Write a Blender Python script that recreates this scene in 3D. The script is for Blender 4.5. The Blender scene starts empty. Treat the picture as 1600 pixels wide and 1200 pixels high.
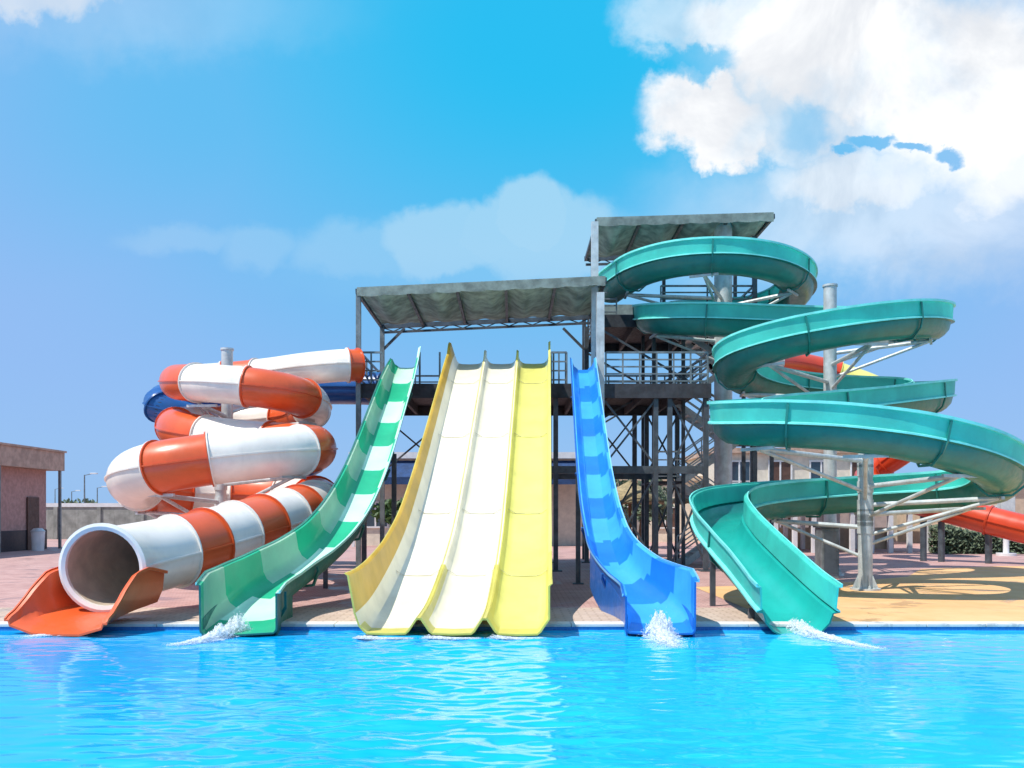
import bpy, bmesh, math, random
from mathutils import Vector, noise
random.seed(7)
S = bpy.context.scene
COL = S.collection
R = math.radians

# ------------------------------------------------------------------ camera
F = 1386.0            # focal length in photo pixels (photo 1600x1200), horizon at row 800
CAMH = 2.0            # metres above the water
cd = bpy.data.cameras.new('camera'); cam = bpy.data.objects.new('camera', cd); COL.objects.link(cam)
cam.location = (0, 0, CAMH); cam.rotation_euler = (R(90), 0, 0)
cd.sensor_width = 36; cd.lens = 36 * F / 1600; cd.shift_y = 200 / 1600
cd.clip_end = 6000; S.camera = cam
def P(px, py, Y): return Vector(((px - 800) / F * Y, Y, CAMH + (800 - py) / F * Y))

# ------------------------------------------------------------------ view
S.view_settings.view_transform = 'Standard'; S.view_settings.look = 'None'
S.view_settings.exposure = 0.25; S.view_settings.gamma = 1; S.view_settings.use_curve_mapping = False

# ------------------------------------------------------------------ sun
SUNV = Vector((-0.44, -0.26, 0.86)).normalized()     # towards the sun
sl = bpy.data.lights.new('sun', 'SUN'); sl.energy = 4.4; sl.angle = R(0.5); sl.color = (1, .965, .9)
so = bpy.data.objects.new('sun', sl); COL.objects.link(so)
so.rotation_euler = (-SUNV).to_track_quat('-Z', 'Y').to_euler(); so.location = (-10, -10, 30)

# ------------------------------------------------------------------ sky
W = bpy.data.worlds.new('World'); S.world = W; W.use_nodes = True
class NG:
    """tiny node-graph helper"""
    def __init__(s, nt): s.nt = nt; nt.nodes.clear()
    def n(s, t, **k):
        x = s.nt.nodes.new(t)
        for a, b in k.items(): setattr(x, a, b)
        return x
    def put(s, inp, v):
        if hasattr(v, 'is_linked') or isinstance(v, bpy.types.NodeSocket): s.nt.links.new(v, inp)
        else: inp.default_value = v
    def m(s, op, a, b=0.0, c=0.0, clamp=False):
        x = s.n('ShaderNodeMath', operation=op, use_clamp=clamp)
        s.put(x.inputs[0], a); s.put(x.inputs[1], b); s.put(x.inputs[2], c); return x.outputs[0]
    def smooth(s, v, lo, hi, a=0.0, b=1.0):
        x = s.n('ShaderNodeMapRange', interpolation_type='SMOOTHSTEP')
        for i, q in enumerate((v, lo, hi, a, b)): s.put(x.inputs[i], q)
        return x.outputs[0]
    def mix(s, f, a, b, bt='MIX'):
        x = s.n('ShaderNodeMix', data_type='RGBA', blend_type=bt)
        s.put(x.inputs[0], f)
        for i, q in ((6, a), (7, b)): s.put(x.inputs[i], q if not isinstance(q, tuple) else (*q[:3], 1))
        return x.outputs[2]
    def noise(s, vec, scale, detail=4, rough=.5, dist=0.0):
        x = s.n('ShaderNodeTexNoise'); s.put(x.inputs['Vector'], vec)
        x.inputs['Scale'].default_value = scale; x.inputs['Detail'].default_value = detail
        x.inputs['Roughness'].default_value = rough; x.inputs['Distortion'].default_value = dist
        return x.outputs['Fac']
def sr(h):
    c = [int(h[i:i+2], 16) / 255 for i in (0, 2, 4)]
    return tuple(x / 12.92 if x <= .04045 else ((x + .055) / 1.055) ** 2.4 for x in c)
g = NG(W.node_tree)
tc = g.n('ShaderNodeTexCoord').outputs['Generated']
sep = g.n('ShaderNodeSeparateXYZ'); g.put(sep.inputs[0], tc)
dy = g.m('MAXIMUM', g.m('ABSOLUTE', sep.outputs[1]), .08)
U = g.m('DIVIDE', sep.outputs[0], dy); V = g.m('DIVIDE', sep.outputs[2], dy)
n1 = g.noise(tc, 7, 7, .6, .3); n2 = g.noise(tc, 22, 6, .6, .2); n3 = g.noise(tc, 3.2, 5, .55, .4)
wu = g.m('ADD', U, g.m('MULTIPLY', g.m('SUBTRACT', n1, .5), .13))
wv = g.m('ADD', V, g.m('MULTIPLY', g.m('SUBTRACT', n2, .5), .10))
bu = g.m('ADD', U, g.m('MULTIPLY', g.m('SUBTRACT', n1, .5), .08)); bv = g.m('ADD', V, g.m('MULTIPLY', g.m('SUBTRACT', n2, .5), .05))
def blob(x, y, rx, ry, soft=1.0, uu=None, vv=None, k=1.0):
    a = g.m('DIVIDE', g.m('SUBTRACT', wu if uu is None else uu, (x - 800) / F), rx / F)
    b = g.m('DIVIDE', g.m('SUBTRACT', wv if vv is None else vv, (800 - y) / F), ry / F)
    d = g.m('SQRT', g.m('ADD', g.m('MULTIPLY', a, a), g.m('MULTIPLY', b, b)))
    return g.smooth(d, 1.0 - .5 * soft, 1.0 + .5 * soft, k, 0.0)
def union(l):
    o = l[0]
    for q in l[1:]: o = g.m('MAXIMUM', o, q)
    return o
deep = blob(870, 40, 620, 430, 1.7, U, V)
mid = blob(430, 140, 460, 240, 1.7, U, V, .62)
f0 = union([deep, mid])
basec = g.mix(f0, sr('92BDF4'), sr('24C0F4'))
hz = g.smooth(V, 0.0, .18, 1.0, 0.0)
basec = g.mix(g.m('MULTIPLY', hz, .45), basec, sr('9CC6EE'))
sky = g.n('ShaderNodeTexSky', sky_type='NISHITA', sun_disc=False)
sky.sun_elevation = math.asin(SUNV.z); sky.sun_rotation = math.atan2(SUNV.x, SUNV.y)
skys = g.n('ShaderNodeVectorMath', operation='SCALE'); g.put(skys.inputs[0], sky.outputs[0]); skys.inputs['Scale'].default_value = .11
basec = g.mix(.94, skys.outputs[0], basec)
# soft far cloud bank behind the platform
bank = union([blob(*q, bu, bv, k=k_) for q, k_ in (((822, 338, 62, 66, .35), .50), ((855, 372, 120, 74, .4), .46), ((770, 362, 60, 52, .4), .46), ((690, 378, 100, 58, .4), .44), ((940, 392, 100, 55, .8), .28),
              ((560, 392, 115, 42, .7), .24), ((400, 388, 60, 34, .7), .20), ((290, 372, 95, 20, 1.0), .18), ((850, 415, 330, 70, 1.2), .16))])
bank = g.m('MULTIPLY', bank, g.smooth(V, .17, .30, .25, 1.0))
c1 = g.mix(bank, basec, sr('CFE9F6'))
# the big bright cloud
big = union([blob(1330, 70, 235, 120, .6), blob(1500, 150, 190, 170, .7), blob(1190, 30, 130, 80, .8, k=.85),
             blob(1085, 170, 100, 72, .5), blob(1130, 218, 58, 42, .6), blob(1250, 180, 110, 85, .6, k=.8),
             blob(1340, 285, 150, 48, 1.0, k=.75), blob(1560, 240, 150, 100, 1.1, k=.85),
             blob(1030, 25, 75, 45, .9, k=.5), blob(1420, 330, 300, 95, 1.4, k=.5), blob(1280, 330, 180, 60, 1.4, k=.35), blob(50, -5, 130, 34, 1.1, k=.7), blob(200, 20, 240, 60, 1.6, k=.16)])
gap = union([blob(1345, 222, 42, 15, .6), blob(1300, 238, 20, 14, .6), blob(1410, 236, 26, 10, .6), blob(1470, 252, 24, 20, .6), blob(1085, 95, 62, 26, .8, k=.8), blob(1240, 205, 40, 40, .9, k=.6)])
big = g.m('MULTIPLY', big, g.m('SUBTRACT', 1.0, g.m('MULTIPLY', gap, .9)))
big = g.m('MULTIPLY', big, g.smooth(n1, .25, .5, .72, 1.0), clamp=True)
shade = g.smooth(g.noise(tc, 5.5, 6, .6, .5), .42, .62, 0.0, 1.0)
cw = g.mix(g.m('MULTIPLY', shade, .8), (1.04, 1.05, 1.06), sr('DCE1E9'))
c2 = g.mix(big, c1, cw)
bg = g.n('ShaderNodeBackground'); g.put(bg.inputs[0], c2); bg.inputs[1].default_value = .86
g.put(g.n('ShaderNodeOutputWorld').inputs[0], bg.outputs[0])

# ------------------------------------------------------------------ materials
def mat(name, col, rough=.5, metal=0.0, var=.12, vs=3.0, coat=0.0, bump=0.0, bs=30.0, trans=0.0, spec=.5, streak=0.0, dirt=None):
    m = bpy.data.materials.new(name); m.use_nodes = True; q = NG(m.node_tree)
    co = q.n('ShaderNodeTexCoord').outputs['Object']
    b = q.n('ShaderNodeBsdfPrincipled')
    n = q.noise(co, vs, 5, .6)
    c = q.mix(q.smooth(n, .3, .7), tuple(x * (1 - var) for x in col), tuple(min(1, x * (1 + var)) for x in col))
    if streak:
        mp = q.n('ShaderNodeMapping'); q.put(mp.inputs[0], co); mp.inputs['Scale'].default_value = (3, 3, .35)
        sn = q.noise(mp.outputs[0], 2.2, 6, .7)
        c = q.mix(q.m('MULTIPLY', q.smooth(sn, .52, .72), streak), c, dirt or tuple(x * .55 for x in col))
    q.put(b.inputs['Base Color'], c)
    q.put(b.inputs['Roughness'], q.smooth(q.noise(co, vs * 3, 3), .3, .7, rough * .85, min(1, rough * 1.2)))
    b.inputs['Metallic'].default_value = metal
    b.inputs['Specular IOR Level'].default_value = spec
    b.inputs['Coat Weight'].default_value = coat; b.inputs['Coat Roughness'].default_value = .08
    if bump:
        bp = q.n('ShaderNodeBump'); bp.inputs['Strength'].default_value = bump; bp.inputs['Distance'].default_value = .02
        q.put(bp.inputs['Height'], q.noise(co, bs, 4)); q.put(b.inputs['Normal'], bp.outputs[0])
    out = q.n('ShaderNodeOutputMaterial')
    if trans:
        t = q.n('ShaderNodeBsdfTranslucent'); q.put(t.inputs[0], c)
        mx = q.n('ShaderNodeMixShader'); mx.inputs[0].default_value = trans
        q.put(mx.inputs[1], b.outputs[0]); q.put(mx.inputs[2], t.outputs[0]); q.put(out.inputs[0], mx.outputs[0])
    else: q.put(out.inputs[0], b.outputs[0])
    return m
M = {}
FG = dict(rough=.34, coat=.25, var=.10, vs=1.0, bump=.09, bs=2.5)
M['cream'] = mat('cream_gelcoat', (.87, .80, .60), streak=.10, **FG)
M['cream2'] = mat('pale_cream_gelcoat', (.85, .78, .58), streak=.10, **FG)
M['yellow'] = mat('yellow_gelcoat', (.82, .74, .16), trans=.25, streak=.10, **FG)
M['lemon'] = mat('lemon_gelcoat', (.84, .80, .22), trans=.15, streak=.10, **FG)
M['gold'] = mat('gold_gelcoat', (.90, .62, .10), trans=.5, streak=.10, **FG)  # yellow outer wall; its shaded golden tone is put into the colour
M['green'] = mat('green_gelcoat', (.035, .64, .34), trans=.35, **FG)
M['mint'] = mat('mint_gelcoat', (.55, .80, .62), **FG)
M['midgreen'] = mat('soft_green_gelcoat', (.58, .86, .62), trans=.4, **FG)
M['rimgreen'] = mat('mint_rim', (.48, .88, .70), **FG)
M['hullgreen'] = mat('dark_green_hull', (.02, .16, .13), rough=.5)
FGS = dict(FG, streak=.12)
M['blue'] = mat('blue_gelcoat', (.010, .19, .66), **FGS)
M['sky'] = mat('sky_blue_gelcoat', (.05, .38, .83), **FGS)
M['bluewall'] = mat('mid_blue_wall', (.09, .40, .84), **FGS)
M['rimblue'] = mat('pale_blue_rim', (.22, .56, .92), **FG)
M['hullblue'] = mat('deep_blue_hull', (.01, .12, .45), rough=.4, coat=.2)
M['navy'] = mat('navy_gelcoat', (.01, .09, .30), **FG)
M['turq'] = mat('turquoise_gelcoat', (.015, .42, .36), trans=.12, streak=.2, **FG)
M['turqwall'] = mat('turquoise_side_wall', (.13, .80, .70), trans=.5, streak=.1, **FG)  # upper wall band: sunlit look put into a brighter base colour
M['turqhull'] = mat('turquoise_hull', (.009, .20, .165), rough=.42, coat=.15, streak=.3, var=.1)  # underside shade put into a darker base colour, against the lit band
M['turqrim'] = mat('turquoise_rim', (.20, .78, .70), rough=.35)
M['orange'] = mat('orange_gelcoat', (.72, .11, .025), streak=.12, **FG)
M['white'] = mat('white_gelcoat', (.84, .77, .68), streak=.12, dirt=(.5, .44, .38), **FG)
M['tubein'] = mat('tube_inside', (.52, .42, .31), rough=.35, var=.15)
M['red'] = mat('red_gelcoat', (.62, .06, .015), **FG)
M['steel'] = mat('grey_painted_steel', (.20, .225, .23), rough=.45, metal=.3, var=.3, streak=.4, dirt=(.12, .08, .06))
M['steeld'] = mat('dark_painted_steel', (.085, .10, .115), rough=.5, metal=.2, var=.3, streak=.4, dirt=(.08, .05, .035))
M['steell'] = mat('light_galvanised_steel', (.58, .61, .60), rough=.45, metal=.25, var=.18, streak=.35, dirt=(.25, .22, .18))
M['plate'] = mat('platform_plate', (.045, .047, .055), rough=.7, var=.3, streak=.4, dirt=(.08, .06, .05))
M['net'] = mat('shade_cloth', (.33, .39, .35), rough=.9, var=.3, vs=2.5, trans=.35, bump=.4, bs=8)
M['brick'] = mat('building_brick', (.46, .27, .23), rough=.85, var=.15, vs=5, streak=.25)
M['fascia'] = mat('roof_fascia', (.46, .32, .24), rough=.8, var=.2)
M['tan'] = mat('tan_render', (.55, .42, .30), rough=.85, var=.12, streak=.25)
M['creamwall'] = mat('cream_render', (.70, .62, .50), rough=.85, var=.1, streak=.2)
M['dark'] = mat('dark_opening', (.02, .02, .03), rough=.4)
M['glass'] = mat('window_glass', (.03, .05, .07), rough=.08, spec=.8)
M['navyroof'] = mat('navy_awning', (.015, .05, .14), rough=.7, var=.25)
M['whitep'] = mat('white_paint', (.72, .71, .70), rough=.5, var=.08, streak=.2)
M['concrete'] = mat('boundary_concrete', (.28, .28, .25), rough=.9, var=.25, vs=1.5, streak=.5, dirt=(.12, .13, .10))
M['brown'] = mat('brown_shutter', (.10, .05, .035), rough=.6, var=.2)
M['thatch'] = mat('straw_thatch', (.34, .27, .15), rough=.95, var=.3, vs=8, bump=.8, bs=40)
M['wood'] = mat('wood_pole', (.16, .09, .05), rough=.8, var=.3)
M['yellowp'] = mat('yellow_paint', (.75, .50, .08), rough=.6)
M['leaf'] = mat('leaf', (.06, .11, .03), rough=.6, var=.5, vs=6, trans=.2)
M['leafb'] = mat('dusty_leaf', (.13, .17, .10), rough=.7, var=.5, vs=6, trans=.2)
M['bark'] = mat('bark', (.12, .08, .05), rough=.9, var=.3, vs=8)
def foam_mat():
    m = bpy.data.materials.new('foam'); m.use_nodes = True; q = NG(m.node_tree); co = q.n('ShaderNodeTexCoord').outputs['Object']
    d = q.n('ShaderNodeBsdfDiffuse'); d.inputs[0].default_value = (.92, .95, .97, 1); t = q.n('ShaderNodeBsdfTranslucent'); t.inputs[0].default_value = (.9, .95, .98, 1)
    a = q.n('ShaderNodeMixShader'); a.inputs[0].default_value = .45; q.put(a.inputs[1], d.outputs[0]); q.put(a.inputs[2], t.outputs[0])
    tr = q.n('ShaderNodeBsdfTransparent'); mx = q.n('ShaderNodeMixShader')
    q.put(mx.inputs[0], q.smooth(q.noise(co, 26, 5, .7), .38, .62, .15, .95)); q.put(mx.inputs[1], tr.outputs[0]); q.put(mx.inputs[2], a.outputs[0])
    q.put(q.n('ShaderNodeOutputMaterial').inputs[0], mx.outputs[0]); return m
M['foam'] = foam_mat()

# ------------------------------------------------------------------ object helpers
class MB:
    def __init__(s): s.v = []; s.f = []; s.mi = []
    def add(s, vs, fs, mi=0):
        o = len(s.v); s.v += [tuple(v) for v in vs]
        s.f += [tuple(i + o for i in f) for f in fs]
        s.mi += (mi if isinstance(mi, list) else [mi] * len(fs)); return s
    def box(s, a, b, mi=0):
        x0, x1 = sorted((a[0], b[0])); y0, y1 = sorted((a[1], b[1])); z0, z1 = sorted((a[2], b[2]))
        vs = [(x, y, z) for z in (z0, z1) for y in (y0, y1) for x in (x0, x1)]
        return s.add(vs, [(0, 2, 3, 1), (4, 5, 7, 6), (0, 1, 5, 4), (2, 6, 7, 3), (0, 4, 6, 2), (1, 3, 7, 5)], mi)
    def beam(s, a, b, w, h=None, mi=0):
        a = Vector(a); b = Vector(b); h = h or w; t = (b - a).normalized()
        l = t.cross(Vector((0, 0, 1)))
        l = l.normalized() if l.length > .05 else Vector((1, 0, 0)); u = l.cross(t).normalized()
        vs = [p + l * (i * w / 2) + u * (j * h / 2) for p in (a, b) for i, j in ((-1, -1), (1, -1), (1, 1), (-1, 1))]
        return s.add(vs, [(3, 2, 1, 0), (4, 5, 6, 7), (0, 1, 5, 4), (1, 2, 6, 5), (2, 3, 7, 6), (3, 0, 4, 7)], mi)
    def cyl(s, a, b, r, r2=None, n=16, mi=0, cap=True):
        a = Vector(a); b = Vector(b); r2 = r if r2 is None else r2; t = (b - a).normalized()
        l = t.cross(Vector((0, 0, 1))); l = l.normalized() if l.length > .05 else Vector((1, 0, 0)); u = l.cross(t)
        vs = []
        for p, rr in ((a, r), (b, r2)):
            for k in range(n):
                q = 2 * math.pi * k / n; vs.append(p + l * rr * math.cos(q) + u * rr * math.sin(q))
        fs = [(k, k + n, (k + 1) % n + n, (k + 1) % n) for k in range(n)]
        if cap: fs += [tuple(range(n)), tuple(range(2 * n - 1, n - 1, -1))]
        return s.add(vs, fs, mi)
    def build(s, name, mats, parent=None, smooth=35, bevel=0.0):
        me = bpy.data.meshes.new(name); me.from_pydata(s.v, [], s.f)
        for m in (mats if isinstance(mats, (list, tuple)) else [mats]): me.materials.append(m)
        me.polygons.foreach_set('material_index', s.mi)
        bm = bmesh.new(); bm.from_mesh(me); bmesh.ops.recalc_face_normals(bm, faces=bm.faces[:]); bm.to_mesh(me); bm.free()
        if smooth:
            me.polygons.foreach_set('use_smooth', [True] * len(me.polygons)); me.set_sharp_from_angle(angle=R(smooth))
        me.update(); o = bpy.data.objects.new(name, me); COL.objects.link(o)
        if parent is not None:
            o.parent = parent; o.matrix_parent_inverse = parent.matrix_world.inverted()
        if bevel:
            b = o.modifiers.new('bevel', 'BEVEL'); b.width = bevel; b.segments = 2; b.limit_method = 'ANGLE'
        return o
def tag(o, label, cat=None, group=None, kind=None):
    if label: o['label'] = label
    if cat: o['category'] = cat
    if group: o['group'] = group
    if kind: o['kind'] = kind
    return o
def thing(name, label, cat, loc=(0, 0, 0), group=None):
    o = bpy.data.objects.new(name, None); COL.objects.link(o); o.location = loc
    o.empty_display_size = .3; bpy.context.view_layer.update()
    return tag(o, label, cat, group)
def spline(pts, step=.25, smooth=2):
    pts = [Vector(p) for p in pts]
    for _ in range(smooth):
        pts = [pts[0]] + [pts[i - 1] * .2 + pts[i] * .6 + pts[i + 1] * .2 for i in range(1, len(pts) - 1)] + [pts[-1]]
    ext = [pts[0] * 2 - pts[1]] + pts + [pts[-1] * 2 - pts[-2]]; fine = []
    for i in range(1, len(ext) - 2):
        a, b, c, d = ext[i - 1:i + 3]
        for k in range(12):
            t = k / 12
            fine.append(.5 * (2 * b + (c - a) * t + (2 * a - 5 * b + 4 * c - d) * t * t + (3 * b - a - 3 * c + d) * t ** 3))
    fine.append(pts[-1]); out = [fine[0]]; acc = 0
    for i in range(1, len(fine)):
        acc += (fine[i] - fine[i - 1]).length
        if acc >= step: out.append(fine[i]); acc = 0
    if (out[-1] - fine[-1]).length > .05: out.append(fine[-1])
    return out
def frames(path, tilt=True, end_t=None):
    fr = []
    for i, p in enumerate(path):
        t = (path[min(i + 1, len(path) - 1)] - path[max(i - 1, 0)]).normalized()
        l = t.cross(Vector((0, 0, 1))).normalized(); u = l.cross(t).normalized() if tilt else Vector((0, 0, 1))
        fr.append((p, l, u, t))
    return fr
def sweep(mb, fr, prof, matf=None, cap=True):
    """prof(i) -> closed list of (lat, up); matf(i, k) -> material index"""
    o = len(mb.v); n = None
    for i, (p, l, u, t) in enumerate(fr):
        pr = prof(i); n = len(pr)
        mb.v += [tuple(p + l * a + u * b) for a, b in pr]
    for i in range(len(fr) - 1):
        for k in range(n):
            a = o + i * n + k; b = o + i * n + (k + 1) % n
            mb.f.append((a, b, b + n, a + n)); mb.mi.append(matf(i, k) if matf else 0)
    if cap:
        h = n // 2                                  # shell profile: outer k pairs with inner n-1-k
        for base in (o, o + (len(fr) - 1) * n):
            for k in range(h - 1):
                mb.f.append((base + k, base + k + 1, base + n - 2 - k, base + n - 1 - k)); mb.mi.append(matf(0 if base == o else len(fr) - 2, k) if matf else 0)
    return mb
def shell(outer, th):
    """outer: left rim -> bottom -> right rim; returns closed outer + inner"""
    n = len(outer); inn = []
    for i, (a, b) in enumerate(outer):
        p = outer[max(i - 1, 0)]; q = outer[min(i + 1, n - 1)]
        dx, dyy = q[0] - p[0], q[1] - p[1]; L = math.hypot(dx, dyy) or 1
        nx, ny = -dyy / L, dx / L                   # inward normal for a left->bottom->right walk
        inn.append((a + nx * th, b + ny * th if 0 < i < n - 1 else b))
    return outer + inn[::-1]

# ------------------------------------------------------------------ ground, deck, pool
EDGE = 14.96; DZ = .10
def sheet(name, rects, z, m):
    mb = MB()
    for x0, y0, x1, y1 in rects: mb.add([(x0, y0, z), (x1, y0, z), (x1, y1, z), (x0, y1, z)], [(0, 1, 2, 3)])
    return tag(mb.build(name, m, smooth=0), None, kind='structure')
def ground_mat(name, a, b, sc, brick=None, mort=None, spots=None):
    m = bpy.data.materials.new(name); m.use_nodes = True; q = NG(m.node_tree)
    co = q.n('ShaderNodeTexCoord').outputs['Object']; bs = q.n('ShaderNodeBsdfPrincipled')
    c = q.mix(q.smooth(q.noise(co, sc, 6, .65), .32, .68), a, b)
    if brick:
        br = q.n('ShaderNodeTexBrick'); q.put(br.inputs[0], co); br.inputs['Scale'].default_value = brick
        br.inputs['Color1'].default_value = (1, 1, 1, 1); br.inputs['Color2'].default_value = (.86, .84, .84, 1); br.inputs['Mortar'].default_value = (.62, .58, .55, 1)
        br.inputs['Mortar Size'].default_value = .03
        c = q.mix(.9, c, br.outputs[0], 'MULTIPLY')
    c = q.mix(q.m('MULTIPLY', q.smooth(q.noise(co, .35, 4, .6), .5, .7), .3), c, tuple(x * .7 for x in a))
    wet = q.smooth(q.noise(co, .9, 6, .7, .6), .56, .60)
    c = q.mix(q.m('MULTIPLY', wet, .38), c, tuple(x * .42 for x in a))
    q.put(bs.inputs['Base Color'], c); q.put(bs.inputs['Roughness'], q.m('SUBTRACT', .82, q.m('MULTIPLY', wet, .4)))
    bp = q.n('ShaderNodeBump'); bp.inputs['Strength'].default_value = .3; bp.inputs['Distance'].default_value = .01
    q.put(bp.inputs['Height'], q.noise(co, 20, 4)); q.put(bs.inputs['Normal'], bp.outputs[0])
    q.put(q.n('ShaderNodeOutputMaterial').inputs[0], bs.outputs[0]); return m
G_sand = ground_mat('sandy_ground', (.34, .25, .17), (.42, .33, .24), .6)
G_pink = ground_mat('pink_pavers', (.50, .29, .26), (.60, .38, .34), 1.5, brick=2.2)
G_orange = ground_mat('ochre_paving', (.70, .39, .16), (.78, .47, .22), .8, brick=None)
G_beige = ground_mat('beige_pool_border', (.56, .42, .32), (.64, .50, .40), 2.5, brick=1.6)
G_cope = ground_mat('pale_coping', (.62, .60, .57), (.70, .68, .64), 4)
sheet('ground', [(-3000, 90, 3000, 5000), (-3000, -3000, -60, 90), (60, -3000, 3000, 90), (-60, -3000, 60, -8)], DZ - .004, G_sand)
sheet('deck', [(-60, EDGE + .35, 60, 90)], DZ, G_pink)
sheet('pool_border', [(-60, EDGE + .35, 4.6, 17.6)], DZ + .004, G_beige)
pb = MB(); pts = [(4.6, EDGE + .35), (60, EDGE + .35), (60, 31.5), (17, 31), (13.6, 29.5), (11.6, 26), (8.6, 23.6), (4.6, 22.4)]
pb.add([(x, y, DZ + .008) for x, y in pts], [tuple(range(len(pts)))])
tag(pb.build('ochre_path', G_orange, smooth=0), None, kind='structure')
cp = MB(); x = -60.0
while x < 60:
    cp.box((x + .005, EDGE, DZ - .04), (x + .995, EDGE + .35, DZ + .012)); x += 1.0
tag(cp.build('pool_coping', G_cope, smooth=0, bevel=.008), None, kind='structure')
# pool wall with small blue tiles
m = bpy.data.materials.new('pool_tile'); m.use_nodes = True; q = NG(m.node_tree)
mp = q.n('ShaderNodeMapping'); q.put(mp.inputs[0], q.n('ShaderNodeTexCoord').outputs['Object']); mp.inputs['Rotation'].default_value = (R(90), 0, 0)
br = q.n('ShaderNodeTexBrick', offset=0.0); q.put(br.inputs[0], mp.outputs[0])
for k_, v_ in (('Color1', (.02, .14, .42, 1)), ('Color2', (.03, .18, .50, 1)), ('Mortar', (.06, .24, .50, 1))): br.inputs[k_].default_value = v_
br.inputs['Scale'].default_value = 8; br.inputs['Mortar Size'].default_value = .02
b = q.n('ShaderNodeBsdfPrincipled'); q.put(b.inputs[0], br.outputs[0]); b.inputs['Roughness'].default_value = .25
q.put(q.n('ShaderNodeOutputMaterial').inputs[0], b.outputs[0])
tag(MB().box((-60, EDGE + .012, -1.2), (60, EDGE + .34, DZ - .042)).build('pool_wall', m, smooth=0), None, kind='structure')

# water
m = bpy.data.materials.new('pool_water'); m.use_nodes = True; q = NG(m.node_tree)
co = q.n('ShaderNodeTexCoord').outputs['Object']
sx = q.n('ShaderNodeSeparateXYZ'); q.put(sx.inputs[0], co)
nn = q.noise(co, .16, 3, .5)
sh_ = q.m('ADD', q.smooth(sx.outputs[0], -7, 7, 0, .62), q.m('MULTIPLY', q.m('SUBTRACT', nn, .5), 1.0), clamp=True)
c = q.mix(sh_, (.0, .37, .78), (.03, .53, .82))
mp = q.n('ShaderNodeMapping'); q.put(mp.inputs[0], co); mp.inputs['Scale'].default_value = (.6, 1.5, 1)
ca = q.noise(mp.outputs[0], 1.6, 5, .6, 1.2)
c = q.mix(q.m('MULTIPLY', q.smooth(ca, .52, .74), .22), c, (.10, .62, .84))
c = q.mix(q.m('MULTIPLY', q.smooth(ca, .44, .28), .22), c, (.0, .30, .72))
b = q.n('ShaderNodeBsdfPrincipled'); q.put(b.inputs[0], c); b.inputs['Roughness'].default_value = .06; b.inputs['IOR'].default_value = 1.33
q.put(q.n('ShaderNodeOutputMaterial').inputs[0], b.outputs[0]); M['water'] = m
NX, NY = 420, 420; mb = MB()
def wave(x, y):
    v = Vector((x, y, 0)); amp = .22 + 1.15 * math.exp(-((x + .9) / 2.4) ** 2) 
    h = noise.noise(Vector((x * .7, y * 1.3, 0))) * .022 + noise.noise(Vector((x * 1.9 + 7, y * 3.6, 2))) * .022 + noise.noise(Vector((x * 4.2, y * 8.0, 5))) * .014
    return h * amp
for j in range(NY + 1):
    y = 5.2 + (EDGE + .03 - 5.2) * j / NY
    for i in range(NX + 1):
        x = (-1 + 2 * i / NX) * 11.5
        mb.v.append((x, y, wave(x, y)))
for j in range(NY):
    for i in range(NX):
        a = j * (NX + 1) + i; mb.f.append((a, a + 1, a + NX + 2, a + NX + 1)); mb.mi.append(0)
for x0, y0, x1, y1 in ((-60, 5.2, -11.5, EDGE + .03), (11.5, 5.2, 60, EDGE + .03), (-60, -8, 60, 5.2)):
    mb.add([(x0, y0, 0), (x1, y0, 0), (x1, y1, 0), (x0, y1, 0)], [(0, 1, 2, 3)])
tag(mb.build('water', m, smooth=180), None, kind='structure')

# ------------------------------------------------------------------ slide profile shared by the straight slides
ZT = [(14.15, .03), (14.6, .06), (15.4, .14), (16.4, .36), (17.8, .74), (19.5, 1.32), (22.3, 2.80), (25.9, 4.95), (27.6, 5.98), (28.4, 6.46), (29.2, 6.86), (29.9, 6.94)]
def zf(Y):
    for (a, b), (c, d) in zip(ZT, ZT[1:]):
        if Y <= c: return b + (d - b) * max(0, (Y - a)) / (c - a)
    return ZT[-1][1]
def lerp_tab(tab, t):
    for (a, b), (c, d) in zip(tab, tab[1:]):
        if t <= c:
            w = max(0, (t - a)) / (c - a); return tuple(x + (y - x) * w for x, y in zip(b, d)) if isinstance(b, tuple) else b + (d - b) * w
    return tab[-1][1]
def support_legs(root, fr, side=.35, every=10, w=.10, start=10, m='steeld', top=.05):
    for i in range(start, len(fr) - 3, every):
        p, l, u, t = fr[i]
        if p.z < .9: continue
        for s in (-1, 1):
            a = p + l * s * side - u * top; mb = MB().beam(a, (a.x, a.y, DZ), w, w)
            mb.box((a.x - .14, a.y - .14, DZ), (a.x + .14, a.y + .14, DZ + .03)); mb.build('leg', M[m], root)
        a = p + l * side - u * top; c = p - l * side - u * top
        MB().beam(a, c, .08, .10).build('cross_beam', M[m], root)

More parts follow.
